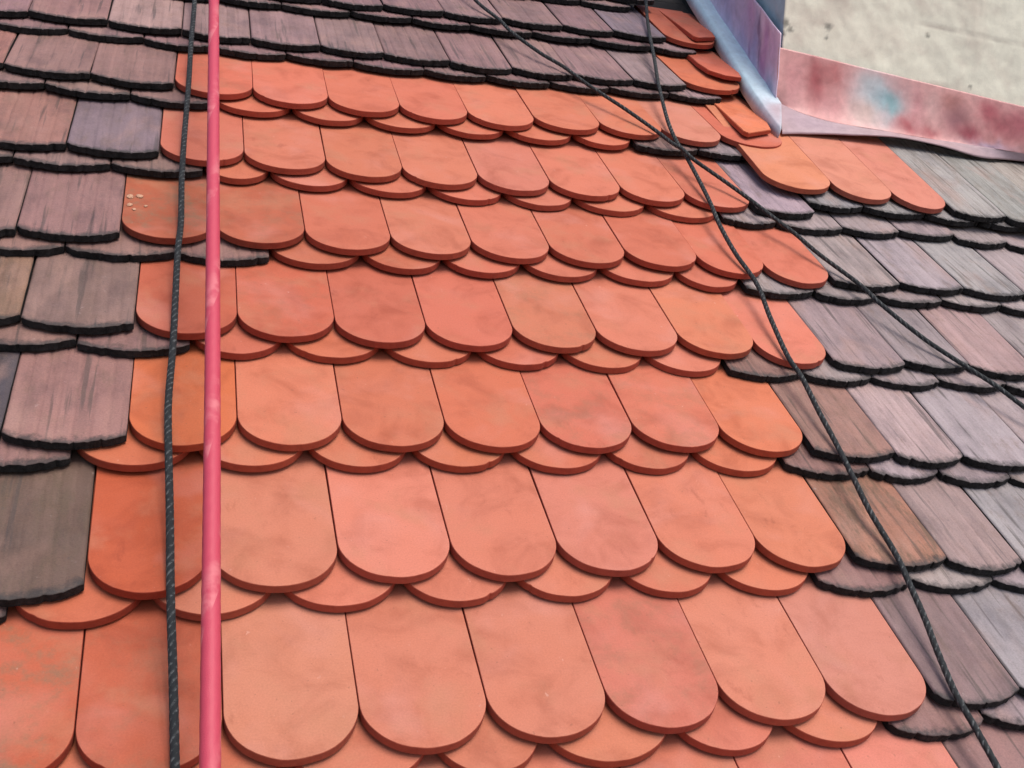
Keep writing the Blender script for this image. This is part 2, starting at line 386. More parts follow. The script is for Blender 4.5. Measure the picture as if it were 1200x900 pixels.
 ('g',5,'l',2,-0.0428,1.3085,0.1907,-0.0084,0.000),
 ('g',5,'l',3,0.1470,1.3047,0.1887,-0.0093,0.000),
 ('o',5,'l',4,0.3126,1.3000,0.1425,-0.0117,0.000),
 ('o',5,'l',5,0.4723,1.2953,0.1771,-0.0135,0.000),
 ('o',5,'l',6,0.6527,1.2899,0.1837,-0.0148,0.000),
 ('o',5,'l',7,0.8355,1.2849,0.1819,-0.0153,0.000),
 ('o',5,'l',8,1.0152,1.2816,0.1774,-0.0150,0.000),
 ('o',5,'l',9,1.1989,1.2795,0.1901,-0.0139,0.000),
 ('o',5,'l',10,1.3909,1.2749,0.1939,-0.0119,0.000),
 ('g',5,'l',11,1.5642,1.2689,0.1528,-0.0094,0.000),
 ('g',5,'l',12,1.7353,1.2646,0.1895,-0.0062,0.000),
 ('g',5,'l',13,1.9174,1.2665,0.1747,-0.0020,0.000),
 ('g',5,'l',14,2.0932,1.2696,0.1770,0.0001,0.000),
 ('g',5,'l',15,2.2627,1.2541,0.1627,0.0001,0.000),
 ('g',5,'l',16,2.4327,1.2340,0.1781,0.0001,0.000),
 ('g',5,'l',17,2.6107,1.2240,0.1781,0.0001,0.000),
 ('g',6,'l',0,-0.3815,1.6354,0.1820,-0.0249,0.000),
 ('g',6,'l',1,-0.1995,1.6274,0.1820,-0.0249,0.000),
 ('g',6,'l',2,-0.0158,1.6171,0.1854,-0.0249,0.000),
 ('g',6,'l',3,0.1706,1.6043,0.1876,-0.0239,0.000),
 ('o',6,'l',4,0.3565,1.5935,0.1844,-0.0208,0.000),
 ('o',6,'l',5,0.5380,1.5864,0.1786,-0.0169,0.000),
 ('o',6,'l',6,0.7191,1.5824,0.1835,-0.0122,0.000),
 ('o',6,'l',7,0.9015,1.5812,0.1814,-0.0065,0.000),
 ('o',6,'l',8,1.0862,1.5839,0.1879,0.0001,0.000),
 ('o',6,'l',9,1.2652,1.5885,0.1702,0.0073,0.000),
 ('g',6,'l',10,1.4442,1.5898,0.1876,0.0153,0.000),
 ('g',6,'l',11,1.6263,1.5915,0.1767,0.0200,0.000),
 ('g',7,'l',0,-0.3547,1.9005,0.1820,-0.0083,0.000),
 ('g',7,'l',1,-0.1727,1.8989,0.1820,-0.0083,0.000),
 ('g',7,'l',2,0.0076,1.8973,0.1786,-0.0083,0.000),
 ('g',7,'l',3,0.1814,1.8935,0.1690,-0.0089,0.000),
 ('g',7,'l',4,0.3576,1.8907,0.1833,-0.0093,0.000),
 ('g',7,'l',5,0.5375,1.8889,0.1767,-0.0083,0.000),
 ('g',7,'l',6,0.7212,1.8870,0.1907,-0.0058,0.000),
 ('g',7,'l',7,0.9047,1.8853,0.1762,-0.0019,0.000),
 ('g',7,'l',8,1.0857,1.8864,0.1857,0.0033,0.000),
 ('g',7,'l',9,1.2694,1.8916,0.1819,0.0101,0.000),
 ('g',7,'l',10,1.4562,1.8970,0.1916,0.0184,0.000),
 ('g',7,'l',11,1.6383,1.9017,0.1726,0.0200,0.000),
 ('g',8,'l',0,0.3609,2.1883,0.1820,-0.0098,0.000),
 ('g',8,'l',1,0.5493,2.1906,0.1948,0.0069,0.000),
 ('g',8,'l',2,0.7373,2.1943,0.1814,0.0170,0.000),
 ('g',8,'l',3,0.9156,2.1983,0.1751,0.0200,0.000),
 ('g',8,'l',4,1.1000,2.2020,0.1938,0.0181,0.000),
 ('g',8,'l',5,1.2925,2.2053,0.1911,0.0088,0.000),
 ('g',8,'l',6,1.4881,2.2067,0.2000,-0.0075,0.000),
 ('g',8,'l',7,1.6658,2.2037,0.1555,-0.0285,0.000),
 ('g',5,'m',0,1.8439,1.3461,0.1675,-0.0200,0.000),
 ('g',5,'m',1,2.0218,1.3416,0.1885,-0.0200,0.000),
 ('g',5,'m',2,2.1994,1.3282,0.1670,-0.0200,0.000),
 ('g',5,'m',3,2.3718,1.3157,0.1781,-0.0200,0.000),
 ('g',5,'m',4,2.5498,1.3037,0.1781,-0.0200,0.000),
 ('o',5,'t',0,1.7545,1.3920,0.2013,-0.0200,0.019),
 ('o',5,'t',1,1.9435,1.3706,0.1773,-0.0200,0.019),
 ('o',5,'t',2,2.1122,1.3473,0.1611,-0.0200,0.019),
 ('g',5,'t',3,2.2763,1.3251,0.1679,-0.0200,0.019),
 ('g',5,'t',4,2.4492,1.3094,0.1783,-0.0200,0.019),
 ('g',5,'t',5,2.6272,1.2894,0.1783,-0.0200,0.019),
 ('o',-1,'u',0,0.0024,-0.3463,0.1795,0.0000,0.000),
 ('o',-1,'u',1,0.1819,-0.3463,0.1795,0.0000,0.000),
 ('o',-1,'u',2,0.3614,-0.3463,0.1795,0.0000,0.000),
 ('o',-1,'u',3,0.5409,-0.3463,0.1795,0.0000,0.000),
 ('o',-1,'u',4,0.7204,-0.3463,0.1795,0.0000,0.000),
 ('o',-1,'u',5,0.8999,-0.3463,0.1795,0.0000,0.000),
 ('o',-1,'u',6,1.0794,-0.3463,0.1795,0.0000,0.000),
 ('o',-1,'u',7,1.2581,-0.3463,0.1778,0.0000,0.000),
 ('g',-1,'u',8,1.4370,-0.3463,0.1800,0.0000,0.000),
 ('g',-1,'u',9,1.6170,-0.3463,0.1800,0.0000,0.000),
 ('g',9,'l',0,0.4397,2.4609,0.1795,0.0000,0.000),
 ('g',9,'u',0,0.5297,2.4949,0.1795,0.0000,0.000),
 ('g',9,'l',1,0.6192,2.4620,0.1795,0.0000,0.000),
 ('g',9,'u',1,0.7092,2.4960,0.1795,0.0000,0.000),
 ('g',9,'l',2,0.7987,2.4668,0.1795,0.0000,0.000),
 ('g',9,'u',2,0.8887,2.5008,0.1795,0.0000,0.000),
 ('g',9,'l',3,0.9783,2.4714,0.1795,0.0000,0.000),
 ('g',9,'u',3,1.0682,2.5054,0.1795,0.0000,0.000),
 ('g',9,'l',4,1.1578,2.4773,0.1795,0.0000,0.000),
 ('g',9,'u',4,1.2478,2.5113,0.1795,0.0000,0.000),
 ('g',9,'l',5,1.3373,2.4819,0.1795,0.0000,0.000),
 ('g',9,'u',5,1.4273,2.5159,0.1795,0.0000,0.000),
 ('g',9,'l',6,1.5168,2.4837,0.1795,0.0000,0.000),
 ('g',9,'u',6,1.6068,2.5177,0.1795,0.0000,0.000),
 ('g',-1,'u',51,-0.1786,-0.3483,0.1790,0.0000,0.000),
 ('g',-1,'u',52,-0.3596,-0.3503,0.1790,0.0000,0.000),
 ('g',-1,'u',53,-0.5406,-0.3523,0.1790,0.0000,0.000),
 ('g',-1,'u',54,-0.7216,-0.3543,0.1790,0.0000,0.000),
 ('g',-1,'u',55,-0.9026,-0.3563,0.1790,0.0000,0.000),
 ('g',-1,'u',61,1.7960,-0.3563,0.1770,0.0000,0.000),
 ('g',-1,'u',62,1.9750,-0.3663,0.1770,0.0000,0.000),
 ('g',0,'u',51,-0.1855,-0.0753,0.1790,0.0074,0.000),
 ('g',0,'u',52,-0.3665,-0.0773,0.1790,0.0074,0.000),
 ('g',0,'u',53,-0.5475,-0.0793,0.1790,0.0074,0.000),
 ('g',0,'u',54,-0.7285,-0.0813,0.1790,0.0074,0.000),
 ('g',0,'u',55,-0.9095,-0.0833,0.1790,0.0074,0.000),
 ('g',0,'u',61,1.9641,-0.0886,0.1770,-0.0167,0.000),
 ('g',0,'u',62,2.1431,-0.0986,0.1770,-0.0167,0.000),
 ('g',0,'l',51,-0.1052,-0.1079,0.1790,0.0074,0.000),
 ('g',0,'l',52,-0.2862,-0.1099,0.1790,0.0074,0.000),
 ('g',0,'l',53,-0.4672,-0.1119,0.1790,0.0074,0.000),
 ('g',0,'l',54,-0.6482,-0.1139,0.1790,0.0074,0.000),
 ('g',0,'l',55,-0.8292,-0.1159,0.1790,0.0074,0.000),
 ('g',0,'l',61,1.8813,-0.1183,0.1770,-0.0148,0.000),
 ('g',0,'l',62,2.0603,-0.1283,0.1770,-0.0148,0.000),
 ('g',1,'u',51,-0.3733,0.1970,0.1790,0.0112,0.000),
 ('g',1,'u',52,-0.5543,0.1950,0.1790,0.0112,0.000),
 ('g',1,'u',53,-0.7353,0.1930,0.1790,0.0112,0.000),
 ('g',1,'u',54,-0.9163,0.1910,0.1790,0.0112,0.000),
 ('g',1,'u',61,2.3122,0.1413,0.1770,-0.0300,0.000),
 ('g',1,'u',62,2.4912,0.1313,0.1770,-0.0300,0.000),
 ('g',1,'l',51,-0.2878,0.1640,0.1790,0.0112,0.000),
 ('g',1,'l',52,-0.4688,0.1620,0.1790,0.0112,0.000),
 ('g',1,'l',53,-0.6498,0.1600,0.1790,0.0112,0.000),
 ('g',1,'l',54,-0.8308,0.1580,0.1790,0.0112,0.000),
 ('g',1,'l',61,2.0623,0.1257,0.1770,-0.0300,0.000),
 ('g',1,'l',62,2.2413,0.1157,0.1770,-0.0300,0.000),
 ('g',2,'u',51,-0.5169,0.4975,0.1790,-0.0036,0.000),
 ('g',2,'u',52,-0.6979,0.4955,0.1790,-0.0036,0.000),
 ('g',2,'u',53,-0.8789,0.4935,0.1790,-0.0036,0.000),
 ('g',2,'u',61,2.3381,0.4019,0.1770,-0.0300,0.000),
 ('g',2,'u',62,2.5171,0.3919,0.1770,-0.0300,0.000),
 ('g',2,'l',51,-0.4121,0.4635,0.1790,-0.0036,0.000),
 ('g',2,'l',52,-0.5931,0.4615,0.1790,-0.0036,0.000),
 ('g',2,'l',53,-0.7741,0.4595,0.1790,-0.0036,0.000),
 ('g',2,'l',54,-0.9551,0.4575,0.1790,-0.0036,0.000),
 ('g',2,'l',61,2.4352,0.3627,0.1770,-0.0300,0.000),
 ('g',2,'l',62,2.6142,0.3527,0.1770,-0.0300,0.000),
 ('g',3,'u',51,-0.5200,0.7682,0.1790,-0.0048,0.000),
 ('g',3,'u',52,-0.7010,0.7662,0.1790,-0.0048,0.000),
 ('g',3,'u',53,-0.8820,0.7642,0.1790,-0.0048,0.000),
 ('g',3,'u',61,2.5167,0.6787,0.1770,-0.0295,0.000),
 ('g',3,'u',62,2.6957,0.6687,0.1770,-0.0295,0.000),
 ('g',3,'l',51,-0.4250,0.7348,0.1790,-0.0048,0.000),
 ('g',3,'l',52,-0.6060,0.7328,0.1790,-0.0048,0.000),
 ('g',3,'l',53,-0.7870,0.7308,0.1790,-0.0048,0.000),
 ('g',3,'l',54,-0.9680,0.7288,0.1790,-0.0048,0.000),
 ('g',3,'l',61,2.4231,0.6516,0.1770,-0.0295,0.000),
 ('g',3,'l',62,2.6021,0.6416,0.1770,-0.0295,0.000),
 ('g',4,'u',51,-0.5563,1.0297,0.1790,0.0079,0.000),
 ('g',4,'u',52,-0.7373,1.0277,0.1790,0.0079,0.000),
 ('g',4,'u',53,-0.9183,1.0257,0.1790,0.0079,0.000),
 ('g',4,'u',61,2.6709,0.9735,0.1770,-0.0228,0.000),
 ('g',4,'u',62,2.8499,0.9635,0.1770,-0.0228,0.000),
 ('g',4,'l',51,-0.4666,0.9984,0.1790,0.0079,0.000),
 ('g',4,'l',52,-0.6476,0.9964,0.1790,0.0079,0.000),
 ('g',4,'l',53,-0.8286,0.9944,0.1790,0.0079,0.000),
 ('g',4,'l',61,2.5915,0.9443,0.1770,-0.0228,0.000),
 ('g',4,'l',62,2.7705,0.9343,0.1770,-0.0228,0.000),
 ('g',5,'u',51,-0.6769,1.3374,0.1790,-0.0084,0.000),
 ('g',5,'u',52,-0.8579,1.3354,0.1790,-0.0084,0.000),
 ('g',5,'l',51,-0.5921,1.3060,0.1790,-0.0084,0.000),
 ('g',5,'l',52,-0.7731,1.3040,0.1790,-0.0084,0.000),
 ('g',5,'l',53,-0.9541,1.3020,0.1790,-0.0084,0.000),
 ('g',5,'l',61,2.7897,1.2140,0.1770,0.0001,0.000),
 ('g',5,'l',62,2.9687,1.2040,0.1770,0.0001,0.000),
 ('g',6,'u',51,-0.6541,1.6685,0.1790,-0.0249,0.000),
 ('g',6,'u',52,-0.8351,1.6665,0.1790,-0.0249,0.000),
 ('g',6,'l',51,-0.5625,1.6334,0.1790,-0.0249,0.000),
 ('g',6,'l',52,-0.7435,1.6314,0.1790,-0.0249,0.000),
 ('g',6,'l',53,-0.9245,1.6294,0.1790,-0.0249,0.000),
 ('g',7,'u',51,-0.6302,1.9321,0.1790,-0.0083,0.000),
 ('g',7,'u',52,-0.8112,1.9301,0.1790,-0.0083,0.000),
 ('g',7,'u',53,-0.9922,1.9281,0.1790,-0.0083,0.000),
 ('g',7,'l',51,-0.5357,1.8985,0.1790,-0.0083,0.000),
 ('g',7,'l',52,-0.7167,1.8965,0.1790,-0.0083,0.000),
 ('g',7,'l',53,-0.8977,1.8945,0.1790,-0.0083,0.000),
 ('g',8,'u',51,0.1109,2.2213,0.1790,-0.0175,0.000),
 ('g',8,'u',52,-0.0701,2.2193,0.1790,-0.0175,0.000),
 ('g',8,'u',53,-0.2511,2.2173,0.1790,-0.0175,0.000),
 ('g',8,'u',54,-0.4321,2.2153,0.1790,-0.0175,0.000),
 ('g',8,'u',55,-0.6131,2.2133,0.1790,-0.0175,0.000),
 ('g',8,'u',56,-0.7941,2.2113,0.1790,-0.0175,0.000),
 ('g',8,'u',57,-0.9751,2.2093,0.1790,-0.0175,0.000),
 ('g',8,'l',51,0.1799,2.1863,0.1790,-0.0098,0.000),
 ('g',8,'l',52,-0.0011,2.1843,0.1790,-0.0098,0.000),
 ('g',8,'l',53,-0.1821,2.1823,0.1790,-0.0098,0.000),
 ('g',8,'l',54,-0.3631,2.1803,0.1790,-0.0098,0.000),
 ('g',8,'l',55,-0.5441,2.1783,0.1790,-0.0098,0.000),
 ('g',8,'l',56,-0.7251,2.1763,0.1790,-0.0098,0.000),
 ('g',8,'l',57,-0.9061,2.1743,0.1790,-0.0098,0.000),
 ('g',9,'u',51,0.3487,2.4929,0.1790,0.0000,0.000),
 ('g',9,'u',52,0.1677,2.4909,0.1790,0.0000,0.000),
 ('g',9,'u',53,-0.0133,2.4889,0.1790,0.0000,0.000),
 ('g',9,'u',54,-0.1943,2.4869,0.1790,0.0000,0.000),
 ('g',9,'u',55,-0.3753,2.4849,0.1790,0.0000,0.000),
 ('g',9,'u',56,-0.5563,2.4829,0.1790,0.0000,0.000),
 ('g',9,'u',57,-0.7373,2.4809,0.1790,0.0000,0.000),
 ('g',9,'u',58,-0.9183,2.4789,0.1790,0.0000,0.000),
 ('g',9,'l',51,0.2587,2.4589,0.1790,0.0000,0.000),
 ('g',9,'l',52,0.0777,2.4569,0.1790,0.0000,0.000),
 ('g',9,'l',53,-0.1033,2.4549,0.1790,0.0000,0.000),
 ('g',9,'l',54,-0.2843,2.4529,0.1790,0.0000,0.000),
 ('g',9,'l',55,-0.4653,2.4509,0.1790,0.0000,0.000),
 ('g',9,'l',56,-0.6463,2.4489,0.1790,0.0000,0.000),
 ('g',9,'l',57,-0.8273,2.4469,0.1790,0.0000,0.000),
]
KCORNER = (1.88, 1.8888, 0.005)
PFRONT = (2.6726, 1.728, 0.005)
PSIDE = (1.9058, 2.5885, 0.005)
CRUMBS = [(0.0975, 1.2165, -0.03), (0.1157, 1.2219, -0.03), (0.0975, 1.1797, -0.03), (0.1067, 1.1596, -0.03), (0.129, 1.1773, -0.03)]
ROPE_L = [(0.2181, 2.4364, 0.009), (0.2179, 2.1018, 0.009), (0.2113, 1.8579, 0.009), (0.2074, 1.6421, 0.009), (0.2008, 1.413, 0.009), (0.1979, 1.2436, 0.009), (0.1985, 1.0908, 0.009), (0.1939, 0.9782, 0.009), (0.191, 0.7306, 0.009), (0.1867, 0.6011, 0.009), (0.1872, 0.5215, 0.009), (0.1937, 0.3425, 0.009), (0.1983, 0.1871, 0.009), (0.2044, 0.051, 0.009), (0.2088, -0.0693, 0.009), (0.211, -0.1349, 0.009)]
ROPE1 = [(1.0016, 2.5061, 0.009), (1.0308, 2.332, 0.009), (1.0827, 2.2144, 0.009), (1.1064, 2.138, 0.009), (1.1674, 2.0259, 0.009), (1.2203, 1.9566, 0.009), (1.272, 1.8597, 0.009), (1.3481, 1.7435, 0.009), (1.4034, 1.6462, 0.009), (1.4265, 1.5664, 0.018), (1.4434, 1.5333, 0.022), (1.4627, 1.4933, 0.018), (1.5269, 1.4124, 0.009), (1.5735, 1.3261, 0.009), (1.6125, 1.2456, 0.009), (1.6384, 1.1947, 0.009), (1.668, 1.1178, 0.009), (1.7254, 1.0068, 0.009), (1.7484, 0.9326, 0.009), (1.8004, 0.8155, 0.009), (1.8615, 0.7242, 0.009), (1.9025, 0.6653, 0.009), (1.935, 0.5999, 0.009), (1.9823, 0.5041, 0.009), (2.0462, 0.3504, 0.009), (2.1047, 0.1573, 0.009)]
ROPE2 = [(1.7591, 2.8885, 0.008), (1.6475, 2.5088, 0.008), (1.5882, 2.2901, 0.008), (1.539, 2.071, 0.008), (1.5006, 1.9082, 0.008), (1.4608, 1.6976, 0.008), (1.4512, 1.5782, 0.008), (1.4552, 1.5536, 0.008), (1.4529, 1.4274, 0.008), (1.4473, 1.3123, 0.008), (1.4379, 1.2173, 0.008), (1.4369, 1.1014, 0.008), (1.4469, 0.9871, 0.008), (1.4318, 0.8666, 0.008), (1.4214, 0.7439, 0.008), (1.4262, 0.676, 0.008), (1.421, 0.5766, 0.008), (1.4193, 0.4902, 0.008), (1.4146, 0.4021, 0.008), (1.4102, 0.3193, 0.008), (1.4137, 0.222, 0.008), (1.4073, 0.1545, 0.008), (1.4006, 0.0922, 0.008), (1.3887, 0.0204, 0.008), (1.3804, -0.0506, 0.008), (1.382, -0.1096, 0.008), (1.3825, -0.1725, 0.008), (1.3803, -0.2409, 0.008)]
PINK = [(0.2631, 2.0836, 0.16), (0.2564, 1.2039, 0.16), (0.2514, 0.4647, 0.16), (0.2473, 0.0137, 0.16), (0.2456, -0.2098, 0.16)]
STRIP_LEFT = [(1.8482, 2.5656, 0.008), (1.8383, 2.3539, 0.008), (1.817, 2.036, 0.008), (1.8097, 1.8114, 0.008), (1.8154, 1.6994, 0.008)]
STRIP_RIGHT = [(1.9058, 2.5885, 0.005), (1.8799, 2.257, 0.005), (1.8672, 2.0416, 0.005), (1.88, 1.8888, 0.005)]
JUNC = [(1.88, 1.8888, 0.005), (1.9403, 1.8356, 0.005), (2.0331, 1.7984, 0.005), (2.2102, 1.7754, 0.005), (2.343, 1.7586, 0.005), (2.4848, 1.7474, 0.005), (2.6726, 1.728, 0.005)]
LIP = [(1.8326, 1.7257, -0.006), (1.9134, 1.7426, -0.008), (2.1034, 1.7482, 0.002), (2.2349, 1.7423, 0.01), (2.3744, 1.7267, 0.004), (2.5211, 1.7128, -0.012), (2.6874, 1.7279, -0.018)]
PIECEI = [(1.7363, 2.596, 0.0165), (1.7363, 2.496, 0.0165), (1.7325, 2.2622, 0.0165), (1.7421, 2.2471, 0.0165), (1.8191, 2.2827, 0.0165), (1.8494, 2.401, 0.0165), (1.8625, 2.5253, 0.0165), (1.8625, 2.596, 0.0165)]
PIECEH = [(1.707, 2.2844, 0.0165), (1.707, 2.1644, 0.0165), (1.7036, 2.1137, 0.0165), (1.7104, 2.0449, 0.0165), (1.7471, 2.0052, 0.0165), (1.8007, 2.0, 0.0165), (1.8391, 2.1286, 0.0165), (1.8542, 2.2634, 0.0165), (1.8542, 2.2844, 0.0165)]
PIECEG = [(1.6964, 2.0325, 0.0165), (1.6964, 1.8925, 0.0165), (1.6832, 1.6811, 0.0165), (1.6926, 1.6647, 0.0165), (1.7875, 1.7166, 0.0165), (1.8213, 1.8286, 0.0165), (1.8299, 1.9555, 0.0165), (1.8299, 2.0325, 0.0165)]
# ---------------------------------------------------------------- tile meshes (unit: metres, width 1 -> scaled in x)
T_NEW, T_OLD, LEN = .0142, .0160, .385
def new_tile_mesh(seed, LEN=.385):
    """rounded-tail clay tile, top face at z=0, tail tip at y=0, width 1"""
    rnd = random.Random(seed); bm = bmesh.new(); pts = []
    W = .1795; D = .081 + rnd.uniform(-.0025, .002); skew = rnd.uniform(-.0022, .0022)
    nick = (rnd.uniform(-.42, .42), rnd.uniform(.008, .02), rnd.uniform(.0012, .003)) if seed % 3 == 2 else None
    n = 72
    for k in range(n+1):
        a = math.pi*k/n
        # superellipse tail, with a very slight hand-cut unevenness
        ca, sa = math.cos(a), math.sin(a)
        e = 1/1.0
        x = -math.copysign(abs(ca)**e, ca)*.5; y = D*(1 - abs(sa)**e)
        jit = .0012*noise.noise(Vector((x*5+seed*3.1, y*20, seed))) + .0003*noise.noise(Vector((x*40, y*200, seed))) + skew*x*2*(1-y/D)
        if nick: jit += nick[2]*math.exp(-((x-nick[0])/nick[1])**2)
        pts.append((x, y + jit))
    pts += [(.5, .2), (.5, LEN), (-.5, LEN), (-.5, .2)]
    top = [bm.verts.new((x*W, y, 0)) for x, y in pts]
    f = bm.faces.new(top); f.normal_update()
    if f.normal.z < 0: f.normal_flip()
    r = bmesh.ops.extrude_face_region(bm, geom=[f])
    nv = [g for g in r['geom'] if isinstance(g, bmesh.types.BMVert)]
    # the extruded copy is the underside
    for v in nv: v.co.z -= T_NEW
    bmesh.ops.recalc_face_normals(bm, faces=bm.faces)
    edges = [e for e in bm.edges if all(v.co.z > -.001 for v in e.verts)]
    bmesh.ops.bevel(bm, geom=edges, offset=.0016, segments=3, profile=.5, affect='EDGES', clamp_overlap=True)
    # split the big top face into a fan of strips so it can be cambered a little
    me = bpy.data.meshes.new('clay_roof_tile')
    for fc in bm.faces:
        fc.smooth = False
        fc.material_index = 0 if fc.normal.z > .75 else 1
    bm.to_mesh(me); bm.free()
    me.materials.append(M_CLAY); me.materials.append(M_CEDGE)
    return me
def old_tile_mesh(seed, LEN=.385):
    """old fluted tile with a shallow segmental tail, chipped and rough"""
    rnd = random.Random(seed*13+1); W = .178; nx = 64; ys = [0, .0012, .003, .008, .016, .03, .05, .08, .115, .15, .19, .23, .27, .32, LEN]
    ng = rnd.choice([6, 7, 8]); ph = rnd.uniform(0, 1); gd = rnd.uniform(.0012, .0026)
    sk = rnd.uniform(-.004, .004)
    chips = [(rnd.uniform(-.5, .5), rnd.uniform(.01, .03), rnd.uniform(.001, .004)) for _ in range(4)]
    corner = [rnd.uniform(0, .008), rnd.uniform(0, .008)]
    def tail(x):
        y = .022*(2*x)**2 + sk*2*x + .0022*noise.noise(Vector((x*9, seed*2.3, 0))) + .0004*noise.noise(Vector((x*45, seed*5.1, 4)))
        for cx, cw, cd in chips:
            y += cd*math.exp(-((x-cx)/cw)**2)
        for s, cc in ((-1, corner[0]), (1, corner[1])):
            q = max(0, (s*x - .44)/.06); y += cc*q*q
        return y
    V, F, MI = [], [], []
    def zt(x, y, tx):
        g = math.cos((x+.5)*ng*2*math.pi + ph)
        z = -gd*(max(0, g)**8)
        z += .0011*noise.noise(Vector((x*3.2+seed, y*9, seed*.7))) + .0005*noise.noise(Vector((x*20, y*60, seed)))
        z -= .0022*max(0, (abs(x)-.485)/.015)**2
        return z
    N = nx+1
    for j, yy in enumerate(ys):
        for i in range(N):
            x = i/nx-.5; t = tail(x); y = t + yy*(LEN - t)/LEN
            wob = 1 + (.006*noise.noise(Vector((y*25, seed, math.copysign(3, x)))) if abs(x) > .49 else 0)
            z = zt(x, y, t) - (.0014 if j == 0 else 0) - (.0004 if j == 1 else 0)
            V.append((x*wob, y, z))
    nt_ = len(V)
    for j, yy in enumerate(ys):
        for i in range(N):
            x, y, z = V[j*N+i]
            q = .0012*noise.noise(Vector((x*30, 7, seed))) if j == 0 else 0
            V.append((x, y + (.001+q if j == 0 else 0), -T_OLD - .0008*noise.noise(Vector((x*9, y*9, seed)))))
    for j in range(len(ys)-1):
        for i in range(nx):
            a = j*N+i; F.append((a, a+1, a+1+N, a+N)); MI.append(0)
            b = nt_+a; F.append((b, b+N, b+1+N, b+1)); MI.append(1)
    for i in range(nx):
        a = i; b = nt_+i; F.append((b, b+1, a+1, a)); MI.append(1)
        a = (len(ys)-1)*N+i; b = nt_+a; F.append((a, a+1, b+1, b)); MI.append(1)
    for j in range(len(ys)-1):
        a = j*N; b = nt_+a; F.append((a, a+N, b+N, b)); MI.append(1)
        a = j*N+nx; b = nt_+a; F.append((b, b+N, a+N, a)); MI.append(1)
    me = bpy.data.meshes.new('weathered_roof_tile'); me.from_pydata([(x*.1795, y, z) for x, y, z in V], [], F); me.update()
    me.materials.append(M_OLD); me.materials.append(M_OEDGE)
    me.polygons.foreach_set('material_index', MI)
    me.polygons.foreach_set('use_smooth', [m == 0 for m in MI])
    return me
NEW = [new_tile_mesh(s) for s in range(12)]; OLD = [old_tile_mesh(s) for s in range(14)]
NEW_LONG = [new_tile_mesh(s, .52) for s in range(3)]; OLD_LONG = [old_tile_mesh(s+20, .52) for s in range(4)]

# display colours read off the photograph, per course, left to right over the drawn tiles
O_UP = {
 -1: [(215,125,100)]*3+[(222,130,108)]*3+[(230,140,122),(236,148,132)],
 0: [(206,104,76),(204,102,74),(214,144,120),(216,138,112),(220,136,112),(218,130,112),(226,144,118),(222,150,138)],
 1: [(206,98,62),(222,144,116),(228,144,122),(229,140,116),(230,144,128),(231,142,114),(233,144,112)],
 2: [(220,118,75),(230,138,108),(219,124,94),(220,124,90),(216,118,94),(220,124,98),(232,136,98)],
 3: [(204,104,80),(210,112,86),(208,114,90),(218,118,98),(216,128,100),(228,138,118),(228,136,104),(234,140,118)],
 4: [(196,108,80),(200,108,82),(214,120,94),(220,128,106),(222,130,106),(216,124,100),(220,122,96),(224,124,98),(228,126,106)],
 5: [(220,128,104),(218,128,104),(218,126,100),(222,132,106),(226,140,122),(230,136,108),(230,136,106),(228,130,106)],
 6: [(228,124,98),(228,128,104),(226,128,104),(226,128,102),(230,134,108),(230,134,108),(230,136,104),(230,150,134),(232,124,98)],
 7: [(234,136,98)], 8: [(230,126,96)],
}
O_LO = (224, 132, 104)
G_UP = {   # greys by (course, number): colour and growth (0..1)
 (0,8): ((158,138,142),.15), (0,9): ((150,138,145),.1), (0,10): ((150,138,145),.1),
 (1,0): ((120,100,96),.5), (1,1): ((122,100,94),.6), (1,9): ((180,130,110),.7), (1,10): ((172,148,150),.0), (1,11): ((165,156,162),.1),
 (2,0): ((84,80,88),.1), (2,1): ((84,80,90),.1), (2,2): ((168,128,124),.0), (2,10): ((186,148,142),.25), (2,11): ((176,152,154),0), (2,12): ((164,152,158),0),
 (3,0): ((158,134,112),.4), (3,1): ((166,138,116),.4), (3,2): ((160,132,130),.15), (3,11): ((166,142,148),0), (3,12): ((158,142,148),0), (3,13): ((176,146,148),0),
 (4,0): ((166,134,132),0), (4,1): ((166,134,132),0), (4,2): ((166,132,130),.05), (4,12): ((166,150,152),0), (4,13): ((164,150,156),0), (4,14): ((158,154,158),0),
 (5,0): ((175,134,126),0), (5,1): ((175,134,126),0), (5,2): ((178,136,126),.1), (5,3): ((146,134,146),.15), (5,12): ((168,146,160),0),
 (6,0): ((180,134,126),0), (6,1): ((180,134,126),0), (6,2): ((172,138,136),.0), (6,3): ((168,136,136),.05),
 (7,2): ((178,140,142),0), (7,3): ((186,158,158),0), (7,4): ((172,148,152),0), (7,5): ((162,134,140),0), (7,6): ((164,138,142),0), (7,7): ((160,132,136),0),
 (7,8): ((156,126,132),0), (7,9): ((158,128,132),0), (7,10): ((164,136,140),0), (7,11): ((160,136,142),0),
 (8,6): ((160,130,138),0), (8,7): ((150,132,146),.0),
}
ORD = ['first', 'second', 'third', 'fourth', 'fifth', 'sixth', 'seventh', 'eighth', 'ninth', 'tenth', 'eleventh', 'twelfth', 'thirteenth', 'fourteenth', 'fifteenth', 'sixteenth']
ROWN = {-1: 'row cut by the photo bottom', 0: 'lowest full row', 1: 'second row up', 2: 'third row up', 3: 'fourth row up', 4: 'fifth row up',
        5: 'sixth row up', 6: 'seventh row up', 7: 'eighth row up', 8: 'ninth row up', 9: 'tenth row up'}
def odesc(c):
    r, g_, b = c
    if r < 205: return 'dark burnt orange'
    if g_ - b > 32: return 'bright orange'
    if g_ - b < 18: return 'pinkish'
    if g_ > 134: return 'pale orange'
    return 'orange'
